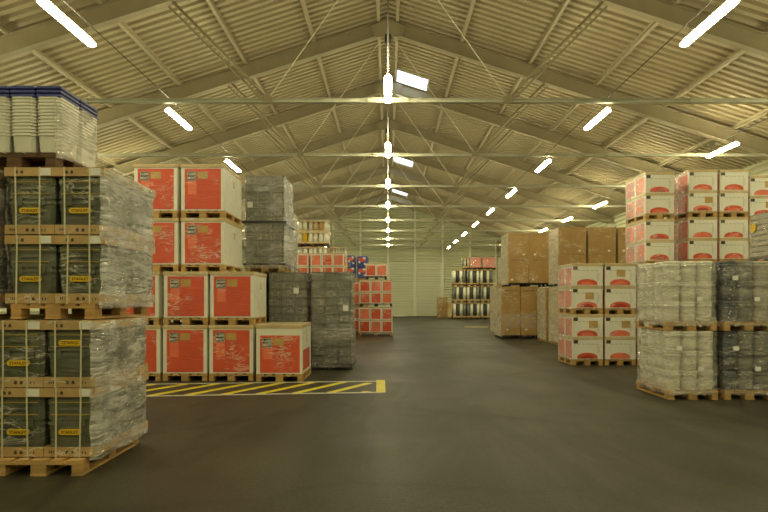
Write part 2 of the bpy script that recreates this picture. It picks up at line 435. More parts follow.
# ------------------------------------------------------------------ B: big red-printed boxes
def red_box_load(label, x, y, z, w, l, h, group, variant=0, side_print=False, fine=True):
    t = thing('pallet_load', label, 'pallet load', (x + w/2, y + l/2, z), random.uniform(-.006, .006), group)
    pallet(t, w-.02, l-.02, 'wood', fine)
    z0 = .144; hb = h - z0; lid_h = .075
    part('carton', ('bigbox', w, l, round(hb, 3)), bx(w-.03, l-.03, hb-.01, .006), ['white_carton'], t, (0, 0, z0))
    def lid():
        b = MB(); b.box(-w/2+.004, w/2-.004, -l/2+.004, l/2-.004, 0, lid_h, 0, .006); b.box(-w/2, w/2, -l/2, l/2, lid_h*.42, lid_h*.52)
        return b
    part('carton_lid', ('biglid', w, l), lid, ['kraft_light'], t, (0, 0, h - lid_h))
    fy = -l/2 + .015
    if variant == 0: px0, px1, pz0, pz1 = -w/2+.09, w/2-.085, .03, hb-lid_h-.02
    else: px0, px1, pz0, pz1 = -w/2+.09, w/2-.06, .03, hb-lid_h-.14
    pw, ph = px1-px0, pz1-pz0
    def panel():
        b = MB(); b.box(0, pw, -.003, 0, 0, ph)
        b.box(.06, .06+pw*.24, -.0042, -.003, ph*.36, ph*.74, 1)                 # paler block under the tag
        for k in range(7): b.box(pw*.37, pw*(.62+.1*(k % 3)), -.0042, -.003, ph*(.30+.075*k), ph*(.307+.075*k), 2)
        b.box(pw*.66, pw*.94, -.0042, -.003, ph*.30, ph*.31, 1); b.box(pw*.72, pw*.94, -.0042, -.003, ph*.6, ph*.605, 1)
        b.box(0, pw, -.0042, -.003, ph*.0, ph*.012, 2)
        return b
    pn = part('print_panel', ('panel', round(pw, 3), round(ph, 3)), panel, ['red', 'red_light', 'red_dark'], t, (px0, fy, z0+pz0), label='red printed front panel')
    s = .19
    def tag():
        b = MB(); b.box(0, s, -.003, 0, 0, s)
        b.box(.008, s-.008, -.0036, -.003, .008, s-.008, 1); b.box(.014, s-.014, -.0042, -.0036, .014, s-.014, 0)
        b.text('1x200', s/2, -.005, s*.70, s*.78, s*.26, 1); b.text('MINUT', s/2, -.005, s*.30, s*.78, s*.26, 1)
        return b
    part('printed_tag', 'blacktag', tag, ['black_print', 'white_print'], pn, (.045, -.003, ph-.05-s), label='black square tag with white lettering')
    part('gold_label', 'goldlab', lambda: MB().box(0, .2, -.003, 0, 0, .14), ['gold'], pn, (.045+s+.03, -.003, ph-.07-.13), label='dull gold label')
    part('sticker', 'sidestick', lambda: MB().box(0, .003, -.06, .06, 0, .14), ['kraft_light'], t, (w/2-.015, .05, z0+hb*.62))
    if side_print:
        part('side_panel', ('sidep', l), lambda: MB().box(0, .003, -l*.36, l*.36, 0, hb*.42), ['red'], t, (w/2-.015, -.05, z0+.05), label='red printed side panel')
    return t

# ------------------------------------------------------------------ grey crate stacks
def crate_load(label, x, y, z, w, l, h, mat='crate', pal='black', film_m='film_dark', seed=0, band=None, group='film-wrapped grey crate stacks', tag=None, layers=None):
    t = thing('pallet_load', label, 'pallet load', (x + w/2, y + l/2, z), random.uniform(-.01, .01), group)
    if pal == 'black': pallet(t, w-.04, l-.04, 'black_plastic', False); z0 = .144
    else:
        pallet(t, w-.1, l-.04, 'wood', False)
        part('slip_sheet', ('slip', w, l), bx(w+.02, l+.02, .03, .005), ['black_plastic'], t, (0, 0, .146)); z0 = .178
    n = layers or int(round((h - z0) / .19)); ch = (h - z0) / n; cw = (w-.06)/3; cl = (l-.06)/2
    def crate():
        b = MB(); a, c = cw/2-.004, cl/2-.004
        b.box(-a, a, -c, c, 0, ch*.78, 0, .012); b.box(-a-.002, a+.002, -c-.004, c+.004, ch*.76, ch-.006, 1, .008)
        for k in range(4):
            xx = -a + (k+.5)*2*a/4; b.box(xx-.008, xx+.008, -c-.006, -c+.004, .02, ch*.76, 1)
        b.box(-a*.3, a*.3, -c-.005, -c, ch*.3, ch*.5, 1)
        return b
    for iz in range(n):
        for ix in range(3):
            for iy in range(2):
                part('crate', ('crate', round(cw, 3), round(cl, 3), round(ch, 3)), crate, [mat, 'crate_edge'], t,
                     ((-1+ix)*cw + random.uniform(-.006, .006), (-.5+iy)*cl + random.uniform(-.006, .004), z0 + iz*ch), random.uniform(-.015, .015))
    film(t, w-.01, l-.01, .05, h-.01, film_m, .010, False, 0, 0, .02, seed)
    film(t, w-.004, l, h*.30, h*.42, 'film_milky', .010, False, 0, 0, 0, seed+3, name='film_band') if seed % 2 else None
    if band: strap_band(t, w+.05, l+.05, band, 'strap_black', .05, .012)
    if tag: part('paper_label', 'ptag', lambda: MB().box(-.06, .06, -.003, 0, 0, .13), ['paper'], t, (tag[0], -l/2-.025, tag[1]))
    return t

# ------------------------------------------------------------------ brown cartons
def brown_load(label, x, y, z, w, l, h, nx=2, nz=2, pal='wood', side='brown_pale', seed=0, marks=True):
    t = thing('pallet_load', label, 'pallet load', (x + w/2, y + l/2, z), random.uniform(-.006, .006), 'tall brown carton loads')
    pallet(t, w-.04, l-.04, pal if pal == 'wood' else 'black_plastic', False); z0 = .144
    cw, cl, ch = w/nx, l/2, (h-z0)/nz
    def ct():
        b = MB(); a, c = cw/2-.008, cl/2-.004
        b.box(-a, a, -c, c, 0, ch-.006, 0, .008)
        b.box(-.003, .003, -c-.0015, -c, 0, ch-.02, 2); b.box(-a, a, -c-.001, -c, ch*.5, ch*.5+.004, 2)
        b.box(-.025, .025, -c-.002, -c-.0015, ch*.86, ch-.01, 1); b.box(-.025, .025, -c-.002, -c-.0015, 0, ch*.1, 1)
        if marks:
            for k in range(9): b.box(-a*.6+k*a*.14, -a*.6+k*a*.14+a*.07, -c-.003, -c-.0015, ch*.90, ch*.925, 3)
        return b
    for iz in range(nz):
        for ix in range(nx):
            for iy in range(2):
                c = part('carton', ('brownct', round(cw, 3), round(cl, 3), round(ch, 3), marks), ct, ['brown', 'tape', 'kraft', 'black_print'], t,
                     ((ix-(nx-1)/2)*cw + random.uniform(-.006, .006), (-.5+iy)*cl, z0+iz*ch), random.uniform(-.006, .006))
                if iy == 0:
                    part('paper_label', 'blab', lambda: MB().box(-.045, .045, -.003, 0, 0, .07), ['paper'], c, (random.choice((-.3, -.2, .25)) * cw, -cl/2, ch*.1))
    film(t, w+.006, l, .08, h*.99, 'film_pale' if side == 'brown_pale' else 'film', .006, True, 0, 0, .004, seed)
    film(t, w+.008, l+.01, h*.20, h*.48, 'film', .006, False, 0, 0, 0, seed+5, name='film_band') if (z < 1 and seed < 3) else None
    return t

# ------------------------------------------------------------------ white cartons with red prints
def print_load(label, x, y, z, w=.78, l=1.18, h=1.25, seed=0, fine=False, group='white and red carton loads', side=False, gold=None):
    t = thing('pallet_load', label, 'pallet load', (x + w/2, y + l/2, z), random.uniform(-.006, .006), group)
    pallet(t, w-.01, l-.02, 'wood', fine); z0 = .144; ch = (h-z0)/2; cl = l/2
    rr = random.Random(seed)
    def ct():
        b = MB(); b.box(-w/2+.008, w/2-.008, -cl/2+.004, cl/2-.004, 0, ch-.004, 0, .006); return b
    def top():
        b = MB(); b.box(-w/2+.002, w/2-.002, -cl/2, cl/2, 0, .075, 0, .006); b.box(-w/2-.001, w/2+.001, -cl/2-.002, cl/2+.002, .03, .036); return b
    def dome():
        b = MB(); R = w*.33; pts = [(-R, 0), (R, 0)]
        for k in range(1, 12):
            a = math.pi*k/12; pts.append((R*math.cos(a), .035 + (ch*.2)*math.sin(a)))
        b.prism(pts, -.003, 0, 0)
        pts = [(x_*.6, z_*.6) for x_, z_ in pts]; b.prism(pts, -.0042, -.003, 1)
        return b
    def txt():
        b = MB()
        for k in range(5): b.box(-.25+k*.11, -.25+k*.11+.075, -.0025, 0, ch*.66, ch*.69)
        for k in range(6): b.box(.24, .24+.05+.02*(k % 2), -.0025, 0, ch*(.28+.055*k), ch*(.295+.055*k))
        b.box(w/2-.14, w/2-.135, -.0025, 0, ch*.2, ch*.7)
        return b
    for iz in range(2):
        for iy in range(2):
            c = part('carton', ('printct', w, round(cl, 3), round(ch, 3)), ct, ['white_carton'], t, (rr.uniform(-.005, .005), (-.5+iy)*cl, z0+iz*ch), rr.uniform(-.006, .006))
            part('lid_flap', ('prtop', w, round(cl, 3)), top, ['kraft_light' if not fine else 'kraft_light'], c, (0, 0, ch-.077))
            for sx in (-1, 1):
                part('side_panel', ('prside', w, round(cl, 3), round(ch, 3)), lambda: MB().box(-.002, .002, -cl*.40, cl*.40, .02, ch-.11), ['pink' if z > 1.5 or side else 'red_light'], c, (sx*(w/2-.007), 0, 0), label='red printed side')
            if iy == 0:
                fy = -cl/2+.004
                part('oval_print', ('dome', w, round(ch, 3)), dome, ['red' if rr.random() < .5 else 'pink', 'red_dark' if rr.random() < .4 else 'red_light'], c, (-.01, fy, .02), label='red oval print')
                part('small_print', ('ptxt', w, round(ch, 3)), txt, ['grey_print'], c, (0, fy, 0))
                part('printed_tag', 'ptag2', lambda: MB().box(0, .11, -.003, 0, 0, .085), ['black_print'], c, (-w/2+.03, fy-.001, ch-.165))
                if (gold[iz] if gold else rr.random() < .5):
                    part('gold_label', 'pgold', lambda: MB().box(0, .21, -.0035, -.0005, 0, .17), ['gold'], c, (rr.uniform(-.15, .05), fy-.002, ch*.40), label='dull gold label')
    film(t, w, l, .1, h*.98, 'film_dark' if fine else 'film', .006, True, 0, 0, .01, seed)
    return t

# ------------------------------------------------------------------ pails
def pail_load(label, x, y, z, w, l, h, mats, seed=0, tiers=3, film_m='film_milky', group='wrapped pail loads'):
    t = thing('pallet_load', label, 'pallet load', (x + w/2, y + l/2, z), 0, group)
    pallet(t, w, l, 'wood', True); z0 = .146
    nx, ny = 3, 4; pw = w/nx; pl = l/ny; r = min(pw, pl)/2 - .004; ph = (h-z0)/tiers
    def pail():
        b = MB(); prof = [(0, .82), (.02, .88), (.45, .93), (.75, .95), (.76, 1.0), (.80, 1.0), (.81, .955), (.86, .955), (.87, 1.0), (.97, 1.0), (.985, .95)]
        rows = [[(r*k*math.cos(2*math.pi*a/20), r*k*math.sin(2*math.pi*a/20), zz*ph) for a in range(20)] for zz, k in prof]
        b.rings(rows); return b
    rr = random.Random(seed)
    for ix in range(nx):
        for iy in range(ny):
            m = mats[(ix) % len(mats)] if iy < 3 else mats[0]
            lean = rr.uniform(-.006, .006)
            for iz in range(tiers):
                part('pail', ('pail', round(r, 3), round(ph, 3)), pail, [m], t, ((ix-1)*pw*.99 + lean*iz, (iy-1.5)*pl*.99 + lean*iz, z0+iz*ph), rr.uniform(0, 6))
    film(t, w+.01, l+.01, .08, h*.985, film_m, .012, False, 0, 0, .03, seed)
    for k in range(2):
        part('paper_label', 'blab', lambda: MB().box(-.045, .045, -.003, 0, 0, .07), ['paper'], t, (-w*.3+k*.35, -l/2-.03, h*(.72-.3*k)))
    return t

# ------------------------------------------------------------------ building shell
ZW, DW, XW = 0, 57.1, 14.0
D0, BAY = 14.28, 5.35
HT = 6.5                                # tie level
RB, RT = 9.02+HC, 9.5+HC                # rafter bottom/top at the ridge
SL = .32
DK = RT + .16                           # underside of the roof sheets at the ridge
single('floor', MB().box(-XW-.3, XW+.3, -8.3, DW+.3, -.2, 0), ['floor'], kind='structure')

sky = [(24.0, 27.0, .36, 1.68), (37.9, 40.0, .36, 1.68), (48.8, 51.2, .36, 1.68)]
def roof():
    b = MB(); P = .3; prof = [(0, 0), (.145, 0), (.155, .12), (.29, .12)]
    ys = []
    y = -8.3
    while y < DW + .3:
        for (a, c) in prof: ys.append((y+a, c))
        y += P
    for sgn in (-1, 1):
        def strip(x0, x1, sub):
            base = len(b.v)
            for (yy, dz) in sub:
                for xx in (x0, x1): b.v.append((sgn*xx, yy, DK - SL*xx + dz))
            for k in range(len(sub)-1):
                a = base + 2*k
                f = (a, a+1, a+3, a+2) if sgn < 0 else (a, a+2, a+3, a+1)
                b.f.append(f); b.m.append(0); b.smooth.append(False)
        if sgn < 0: strip(0, XW+.4, ys); continue
        strip(0, .36, ys); strip(1.68, XW+.4, ys)
        inside = lambda yy: any(a <= yy <= c for a, c, _, _ in sky)
        run = []
        for q in ys:
            if inside(q[0]):
                if len(run) > 1: strip(.36, 1.68, run)
                run = []
            else: run.append(q)
        if len(run) > 1: strip(.36, 1.68, run)
    return b
single('ceiling', roof(), ['roof'], kind='structure')
for n, (a, c, x0, x1) in enumerate(sky):
    e = thing(f'window_{n+1}', ['long rooflight beside the ridge, biggest and nearest', 'middle rooflight beside the ridge', 'small farthest rooflight beside the ridge'][n], 'skylight', (0, 0, 0), 0, None, 'structure')
    g = MB()
    def zz(x, d=0): return DK - SL*x + d
    g.v = [(x0, a, zz(x0, .05)), (x1, a, zz(x1, .05)), (x1, c, zz(x1, .05)), (x0, c, zz(x0, .05))]; g.f = [(0, 3, 2, 1)]; g.m = [0]; g.smooth = [False]
    m, nt, out = new_mat('frosted_pane')
    tl = nt.nodes.new('ShaderNodeBsdfTranslucent'); tl.inputs['Color'].default_value = (.9, .95, 1, 1)
    tr = nt.nodes.new('ShaderNodeBsdfTransparent'); mx = nt.nodes.new('ShaderNodeMixShader'); mx.inputs[0].default_value = .4
    nt.links.new(tl.outputs[0], mx.inputs[1]); nt.links.new(tr.outputs[0], mx.inputs[2]); nt.links.new(mx.outputs[0], out.inputs['Surface'])
    M['pane'] = m
    part('pane', ('pane', n), lambda: g, ['pane'], e)
    fr = MB()
    for (ya, yb, xa, xb) in ((a-.06, a, x0-.06, x1+.06), (c, c+.12, x0-.06, x1+.06)):
        fr.v += [(xa, ya, zz(xa)-.02), (xb, ya, zz(xb)-.02), (xb, yb, zz(xb)-.02), (xa, yb, zz(xa)-.02), (xa, ya, zz(xa)+.16), (xb, ya, zz(xb)+.16), (xb, yb, zz(xb)+.16), (xa, yb, zz(xa)+.16)]
        o = len(fr.v)-8
        for f in [(0,3,2,1),(4,5,6,7),(0,1,5,4),(1,2,6,5),(2,3,7,6),(3,0,4,7)]: fr.f.append(tuple(o+i for i in f)); fr.m.append(0); fr.smooth.append(False)
    fr.box(x0-.06, x0, a, c, zz(x0)-.02, zz(x0)+.16); fr.box(x1, x1+.06, a, c, zz(x1)-.04, zz(x1)+.14)
    part('window_frame', ('wf', n), lambda: fr, ['purlin'], e)

def corr_wall(axis, pos, a0, a1, z1f, inward, pitch=.25, depth=.08):
    """horizontal ribs; axis x: wall across the hall at y=pos; axis y: side wall at x=pos"""
    b = MB(); z = 0; prof = []
    top = max(z1f(a0), z1f(a1), z1f((a0+a1)/2))
    while z < top:
        prof += [(z, 0), (z+pitch*.35, 0), (z+pitch*.6, depth), (z+pitch*.8, depth)]; z += pitch
    segs = [(a0, a1)] if axis == 'y' else [(a0 + (a1-a0)*k/28, a0 + (a1-a0)*(k+1)/28) for k in range(28)]
    for (s0, s1) in segs:
        base = len(b.v)
        for (zz, d) in prof:
            for s in (s0, s1):
                q = pos + inward*d; h = min(zz, z1f(s))
                b.v.append((s, q, h) if axis == 'x' else (q, s, h))
        for k in range(len(prof)-1):
            a = base+2*k; b.f.append((a, a+1, a+3, a+2)); b.m.append(0); b.smooth.append(False)
    return b
gable = lambda x: DK + .05 - SL*abs(x)
single('wall_back', corr_wall('x', DW, -XW-.2, XW+.2, gable, -1), ['wall'], kind='structure')
single('wall_front', corr_wall('x', -8.2, -XW-.2, XW+.2, gable, 1), ['wall'], kind='structure')
single('wall_left', corr_wall('y', -XW, -8.3, DW+.2, lambda s: gable(XW), 1), ['wall'], kind='structure')
single('wall_right', corr_wall('y', XW, -8.3, DW+.2, lambda s: gable(XW), -1), ['wall'], kind='structure')
for n, (x0, x1, zt) in enumerate(((.2, 2.5, 5.1), (2.8, 5.2, 5.1))):
    e = thing(f'door_{n+1}', ['pale ribbed loading door in the end wall beside the middle post', 'pale ribbed loading door in the end wall, farther from the middle post'][n], 'door', (0, 0, 0), 0, None, 'structure')
    b = MB(); z = .05
    while z < zt: b.box(x0, x1, DW-.16, DW-.08, z, z+.2, 0, .02); z += .24
    part('door_leaf', ('leaf', n), lambda: b, ['door'], e)
    f = MB().box(x0-.1, x0, DW-.2, DW, 0, zt+.1).box(x1, x1+.1, DW-.2, DW, 0, zt+.1).box(x0, x1, DW-.12, DW, zt, zt+.12)
    part('door_frame', ('dfr', n), lambda: f, ['post'], e)
for n, xx in enumerate((-10.6, -8.0, -5.37, -2.7, 0, 2.65, 5.37, 8.06, 10.6)):
    single(f'trim_{n+1}', MB().box(xx-.09, xx+.09, DW-.24, DW-.03, 0, RT - SL*abs(xx)), ['post'],
           'pale steel post standing against the end wall, ' + ['first', 'second', 'third', 'fourth', 'fifth', 'sixth', 'seventh', 'eighth', 'last'][n] + ' from the left', 'post', kind='structure')

def ibeam(b, p, q, H, W=.16, tf=.02, up=(0, 0, 1)):
    """an I-section from p to q (both at mid bottom flange), height H upward"""
    p, q = Vector(p), Vector(q); dy = Vector((0, 1, 0)); u = Vector(up)
    def slab(z0, z1, w):
        base = len(b.v)
        for c in (p, q):
            for (s, zz) in ((-w/2, z0), (w/2, z0), (w/2, z1), (-w/2, z1)): b.v.append(tuple(c + dy*s + u*zz))
        for f in ((0, 1, 5, 4), (1, 2, 6, 5), (2, 3, 7, 6), (3, 0, 4, 7), (3, 2, 1, 0), (4, 5, 6, 7)):
            b.f.append(tuple(base+i for i in f)); b.m.append(0); b.smooth.append(False)
    slab(0, tf, W); slab(tf, H-tf, .012); slab(H-tf, H, W)
ords = ['nearest', 'second nearest', 'third nearest', 'fourth nearest', 'fifth nearest', 'sixth nearest', 'seventh nearest', 'farthest']
frames = [D0 + BAY*k for k in range(-4, 8)]
for i, d in enumerate(frames):
    k = i - 4
    lab = ('steel roof truss with its horizontal tie bar, ' + ords[k] + ' of those in view') if k >= 0 else ('steel roof truss overhead behind the first visible one, number %s back' % ['one', 'two', 'three', 'four'][-k-1])
    e = thing('roof_truss', lab, 'roof truss', (0, d, 0), 0, 'steel roof trusses', 'structure')
    for s in (-1, 1):
        def raf(s=s):
            b = MB(); ibeam(b, (0, 0, RB), (s*(XW-.1), 0, RB - SL*(XW-.1)), RT-RB, .2); return b
        part('rafter', ('rafter', s), raf, ['steel'], e)
        def col(s=s):
            b = MB(); x = s*(XW-.28); b.box(x-.2, x+.2, -.1, -.08, 0, RB - SL*XW + .15); b.box(x-.2, x+.2, .08, .1, 0, RB - SL*XW + .15); b.box(x-.01, x+.01, -.08, .08, 0, RB - SL*XW + .15); return b
        part('column', ('col', s), col, ['post'], e)
        part('tie_rod', ('rod', s), lambda s=s: MB().tube((s*.1, 0, RB-.02), (s*2.95, 0, HT+.05), .014, 6), ['rod'], e)
        part('strut', ('strut', s), lambda s=s: MB().tube((s*2.95, 0, HT+.05), (s*5.3, 0, RB - SL*5.3 + .02), .038, 8).tube((s*3.1, .12, HT+.05), (s*5.45, .12, RB - SL*5.45 + .02), .028, 6), ['steel'], e)
        part('gusset', ('gus', s), lambda s=s: MB().prism([(s*2.95-.12, HT-.06), (s*2.95+.12, HT-.06), (s*2.95+.12, HT+.07), (s*2.95, HT+.15), (s*2.95-.12, HT+.07)], -.075, -.062).tube((s*2.95, -.09, HT), (s*2.95, .09, HT), .03, 8), ['steel'], e)
    def tie():
        b = MB(); b.box(-XW+.3, XW-.3, -.06, .06, HT-.05, HT-.035); b.box(-XW+.3, XW-.3, -.06, .06, HT+.035, HT+.05); b.box(-XW+.3, XW-.3, -.012, .012, HT-.035, HT+.035)
        b.box(-.5, .5, -.075, -.06, HT-.06, HT+.06)
        for x in (-.4, -.3, .3, .4, -7.8, -7.6, 7.6, 7.8): b.tube((x, -.09, HT), (x, -.05, HT), .02, 6)
        b.box(-8, -7.4, -.075, -.06, HT-.06, HT+.06); b.box(7.4, 8, -.075, -.06, HT-.06, HT+.06)
        return b
    part('tie_beam', 'tiebeam', tie, ['tie'], e)
    def hang():
        b = MB(); z = HT+.1; n = 0
        while z < RB - .25:
            a = .018 if n % 2 else -.018
            b.tube((a, 0, z), (-a, 0, z+.14), .012, 6); z += .13; n += 1
        return b
    part('hanger', 'hanger', hang, ['hanger'], e)
    part('clamp', 'clamp', lambda: MB().box(-.11, .11, -.13, .13, RB-.3, RB-.06, 0, .02).box(-.05, .05, -.05, .05, RB-.1, RB+.05), ['dark_metal'], e)
    part('ridge_plate', 'ridgeplate', lambda: MB().prism([(-.45, RB-.16), (.45, RB-.16), (.6, RB+.2), (0, RT-.02), (-.6, RB+.2)], -.115, -.1), ['steel'], e)
pn = ['ridge', 'second', 'third', 'fourth', 'fifth', 'eaves']
for s in (-1, 1):
    for n, X in enumerate((.32, 2.5, 4.8, 7.05, 9.35, 11.7)):
        z = RT - SL*X
        b = MB(); b.box(s*X-.05, s*X+.05, -8.2, DW-.05, z+.0, z+.012); b.box(s*X-.05, s*X+.05, -8.2, DW-.05, z+.14, z+.15); b.box(s*X+(.05 if s > 0 else -.05)-.008, s*X+(.05 if s > 0 else -.05)+.008, -8.2, DW-.05, z, z+.15)
        single('purlin', b, ['purlin'], 'long steel purlin under the %s roof slope, %s from the ridge' % ('left' if s < 0 else 'right', ['first', 'second', 'third', 'fourth', 'fifth', 'sixth'][n]), 'purlin', group='steel roof purlins', kind='structure')

# ------------------------------------------------------------------ lights
def fixture(x, y, label, group, w=.165, L=1.65, z=HT-.06):
    e = thing('tube_light', label, 'light', (x, y, z), 0, group)
    def dif():
        b = MB(); rows = []
        n = 10
        for (yy, k) in ((-L/2, .75), (-L/2+.04, 1), (L/2-.04, 1), (L/2, .75)):
            rows.append([(w/2*k*math.cos(2*math.pi*a/n), yy, -.05 - .05*k*math.sin(2*math.pi*a/n)) for a in range(n)])
        b.rings(rows); return b
    part('diffuser', ('dif', w, L), dif, ['tube'], e)
    part('housing', ('hou', w, L), lambda: MB().box(-.035, .035, -L/2+.05, L/2-.05, .0, .045, 0, .008), ['housing'], e)
    for s in (-1, 1):
        part('hanging_wire', ('wire', s), lambda s=s: MB().tube((0, s*.6, .04), (0, s*.6, .266), .004, 5), ['dark_metal'], e)
    return e
on = ['nearest', 'second', 'third', 'fourth', 'fifth', 'sixth', 'seventh', 'eighth']
for i, d in enumerate(frames):
    k = i - 4
    fixture(0, d-1.05, ('glowing tube light on the hall centre line, %s from the camera' % on[k]) if k >= 0 else 'tube light on the hall centre line overhead, behind the nearest visible one', 'centre row tube lights', .165, 1.6)
    for s in (-1, 1):
        sd = 'left' if s < 0 else 'right'
        fixture(s*5.55, d+1.15, ('glowing tube light in the inner %s row, %s of the row' % (sd, on[k+1] if k < 7 else 'last')) if k >= -1 else 'tube light overhead in the inner %s row before its visible part' % sd, 'inner row tube lights')
        if k < 7:
            fixture(s*10.7, d+4.3, ('glowing tube light in the outer %s row, %s of the row' % (sd, on[k] if k < 8 else 'last')) if k >= 0 else 'tube light overhead in the outer %s row before its visible part' % sd, 'outer row tube lights')
for s in (-1, 1):
    for X, nm in ((5.55, 'inner'), (10.7, 'outer')):
        b = MB()
        for i in range(len(frames)-1):
            p0, p1 = frames[i], frames[i+1]; pts = [(s*X, p0 + (p1-p0)*t/6, HT+.22) for t in range(7)]
            for a, c in zip(pts, pts[1:]): b.tube(a, c, .012, 5)
        single('suspension_cable', b, ['dark_metal'], 'thin dark cable carrying the %s %s row of tube lights' % (nm, 'left' if s < 0 else 'right'), 'cable', group='light cables')
b = MB()
b.box(-.02, .02, frames[0], frames[-1], HT+.206, HT+.226)
single('cable_tray', b, ['steel'], 'narrow pale conduit along the centre row of lights', 'conduit')

# ------------------------------------------------------------------ floor markings
def gp(px, py): d = F*HC/(py-VY); return ((px-VX)*d/F, d)
def stripe(b, a, c, w, mi=0, z=.004):
    a, c = Vector(a), Vector(c); n = Vector((-(c-a).y, (c-a).x)).normalized()*w/2
    pts = [a+n, c+n, c-n, a-n]
    base = len(b.v); b.v += [(p.x, p.y, .0005) for p in pts] + [(p.x, p.y, z) for p in pts]
    for f in ((0, 1, 2, 3), (7, 6, 5, 4), (0, 4, 5, 1), (1, 5, 6, 2), (2, 6, 7, 3), (3, 7, 4, 0)):
        b.f.append(tuple(base+i for i in f)); b.m.append(mi); b.smooth.append(False)
A1, A2, B1, B2 = Vector((-6.6, 10.83)), Vector((-.23, 11.42)), Vector((-6.1, 9.42)), Vector((-.1, 10.05))
mk = thing('floor_marking', 'white-edged yellow hatched strip painted on the floor before the red boxes', 'floor marking', (0, 0, 0), 0, None)
b = MB(); stripe(b, A1, A2, .09); stripe(b, B1, B2, .09); part('edge_line', 'edgeline', lambda: b, ['line_white'], mk)
b2 = MB()
for k in range(13):
    t = k*.60
    p = B1 + (B2-B1).normalized()*(t-.9); q = A1 + (A2-A1).normalized()*(t+.4)
    # clip to the strip
    ts = 0 if p.x > B1.x else (B1.x+.02-p.x)/(q.x-p.x)
    te = 1 if q.x < A2.x - .1 else (A2.x-.1-p.x)/(q.x-p.x)
    if te > ts and p.x < -.35: 
        stripe(b2, p.lerp(q, max(ts, 0)+.035), p.lerp(q, te-.035), .15, 0, .003)
part('hatch_stripes', 'hatch', lambda: b2, ['line_yellow'], mk)
b3 = MB(); q4 = [gp(376.3, 380.3), gp(385, 380.3), gp(385.5, 392.6), gp(376.3, 392.4)]
b3.v = [(x, y, .0005) for x, y in q4] + [(x, y, .006) for x, y in q4]
b3.f = [(0, 1, 2, 3), (7, 6, 5, 4), (0, 4, 5, 1), (1, 5, 6, 2), (2, 6, 7, 3), (3, 7, 4, 0)]; b3.m = [0]*6; b3.smooth = [False]*6; part('end_bar', 'endbar', lambda: b3, ['line_yellow'], mk)
m2 = MB(); x0, y0 = gp(464.5, 327); stripe(m2, (x0, y0), (gp(488, 327)[0], y0), .5)
single('floor_marking', m2, ['line_yellow'], 'short faded yellow line on the floor near the far brown cartons', 'floor marking')

# ------------------------------------------------------------------ A stack (near left)
AX = -3.18
toolbox_load('strapped toolboxes on cardboard trays, floor load of the stack under the clear bins', (AX, 5.27+.6, 0),
             [(.147, .787), (.793, 1.408)], .08, ((1, 1),), 1)
toolbox_load('strapped toolboxes on cardboard trays, second load up, under the nested clear bins', (AX-.0, 5.50+.6, 1.42), [(.147, .797), (.803, 1.445)], .03, (), 2)
toolbox_load('strapped toolbox load on the floor at the very left edge of the picture', (AX-1.06, 5.45+.6, 0), [(.147, .787), (.793, 1.408)], .03, (), 3, False)
toolbox_load('strapped toolbox load, upper one of the stack cut by the left picture edge', (AX-1.06, 5.50+.6, 1.42), [(.147, .797), (.803, 1.445)], .03, (), 4, False)

def bin_geo():
    b = MB(); w, l = .236, .36
    def loop(z, i, e=.03):
        x0, x1, y0, y1 = -w/2+i, w/2-i, -l/2+i, l/2-i
        return [(x0+e, y0, z), (x1-e, y0, z), (x1, y0+e, z), (x1, y1-e, z), (x1-e, y1, z), (x0+e, y1, z), (x0, y1-e, z), (x0, y0+e, z)]
    b.rings([loop(0, .022), loop(.012, .016), (loop(.165, .008)), loop(.167, -.001), loop(.183, -.001), loop(.186, .003)], True, 0, False)
    for k in (-1, 1): b.box(k*.05-.006, k*.05+.006, -l/2-.002, -l/2+.01, .168, .182)
    return b
t = thing('pallet_load', 'film-wrapped nested clear bins with blue lids on top of the toolboxes', 'pallet load', (-3.60, 5.58+.4, 2.876), 0, None)
pallet(t, .80, .8, 'wood_dark', True)
ZB = .146
for ix, cx in enumerate((-.185, .065, .318)):
    for iy in range(2):
        cy = -.2 + iy*.375; ih = .008 if ix else -.02
        for k in range(12):
            part('storage_bin', 'bin', bin_geo, ['bin'], t, (cx, cy, ZB+k*.0325), random.uniform(-.012, .012))
        for k in range(3):
            part('bin_lid', 'binlid', lambda: MB().box(-.121, .121, -.182, .182, 0, .036, 0, .010), ['bin_blue'], t, (cx, cy, ZB+.535+k*.040), random.uniform(-.01, .01), label='blue lid')
film(t, .515, .79, .1, .70, 'film_side', .014, True, .187, 0, .01, 9)

# ------------------------------------------------------------------ B: red boxes
KB = 50.6; YB = 11.46
def bxs(px): return (px-VX)/KB
red_box_load('red-fronted box on a pallet, floor row, mostly hidden behind the toolboxes', bxs(115), YB, 0, .9, 1.2, 1.10, 'big red-fronted boxes')
red_box_load('red-fronted box on a pallet, floor row, between the hidden one and the middle one', bxs(162), YB, 0, .9, 1.2, 1.10, 'big red-fronted boxes')
red_box_load('red-fronted box, floor row, just left of the low single one at the row end', bxs(208.3), YB, 0, .9, 1.2, 1.10, 'big red-fronted boxes')
red_box_load('single red-fronted box with a white band above its print, at the row end', bxs(256.5), YB-.1, 0, .93, 1.3, 1.12, 'big red-fronted boxes', 1, True)
red_box_load('red-fronted box, second layer, mostly hidden behind the toolboxes', bxs(113), YB+.02, 1.104, .9, 1.2, 1.06, 'big red-fronted boxes')
red_box_load('red-fronted box, second layer, middle one with crumpled glossy film', bxs(162.5), YB+.02, 1.104, .9, 1.2, 1.06, 'big red-fronted boxes')
red_box_load('red-fronted box, second layer, with its white side showing beside the grey crates', bxs(208.8), YB+.02, 1.104, .9, 1.2, 1.06, 'big red-fronted boxes')
K2 = 49.8; Y2 = F/K2
def bx2(px): return (px-VX)/K2
red_box_load('red-fronted box, third layer, left one, partly behind the toolbox film', bx2(133.5), Y2, 2.168, .9, 1.4, 1.08, 'big red-fronted boxes')
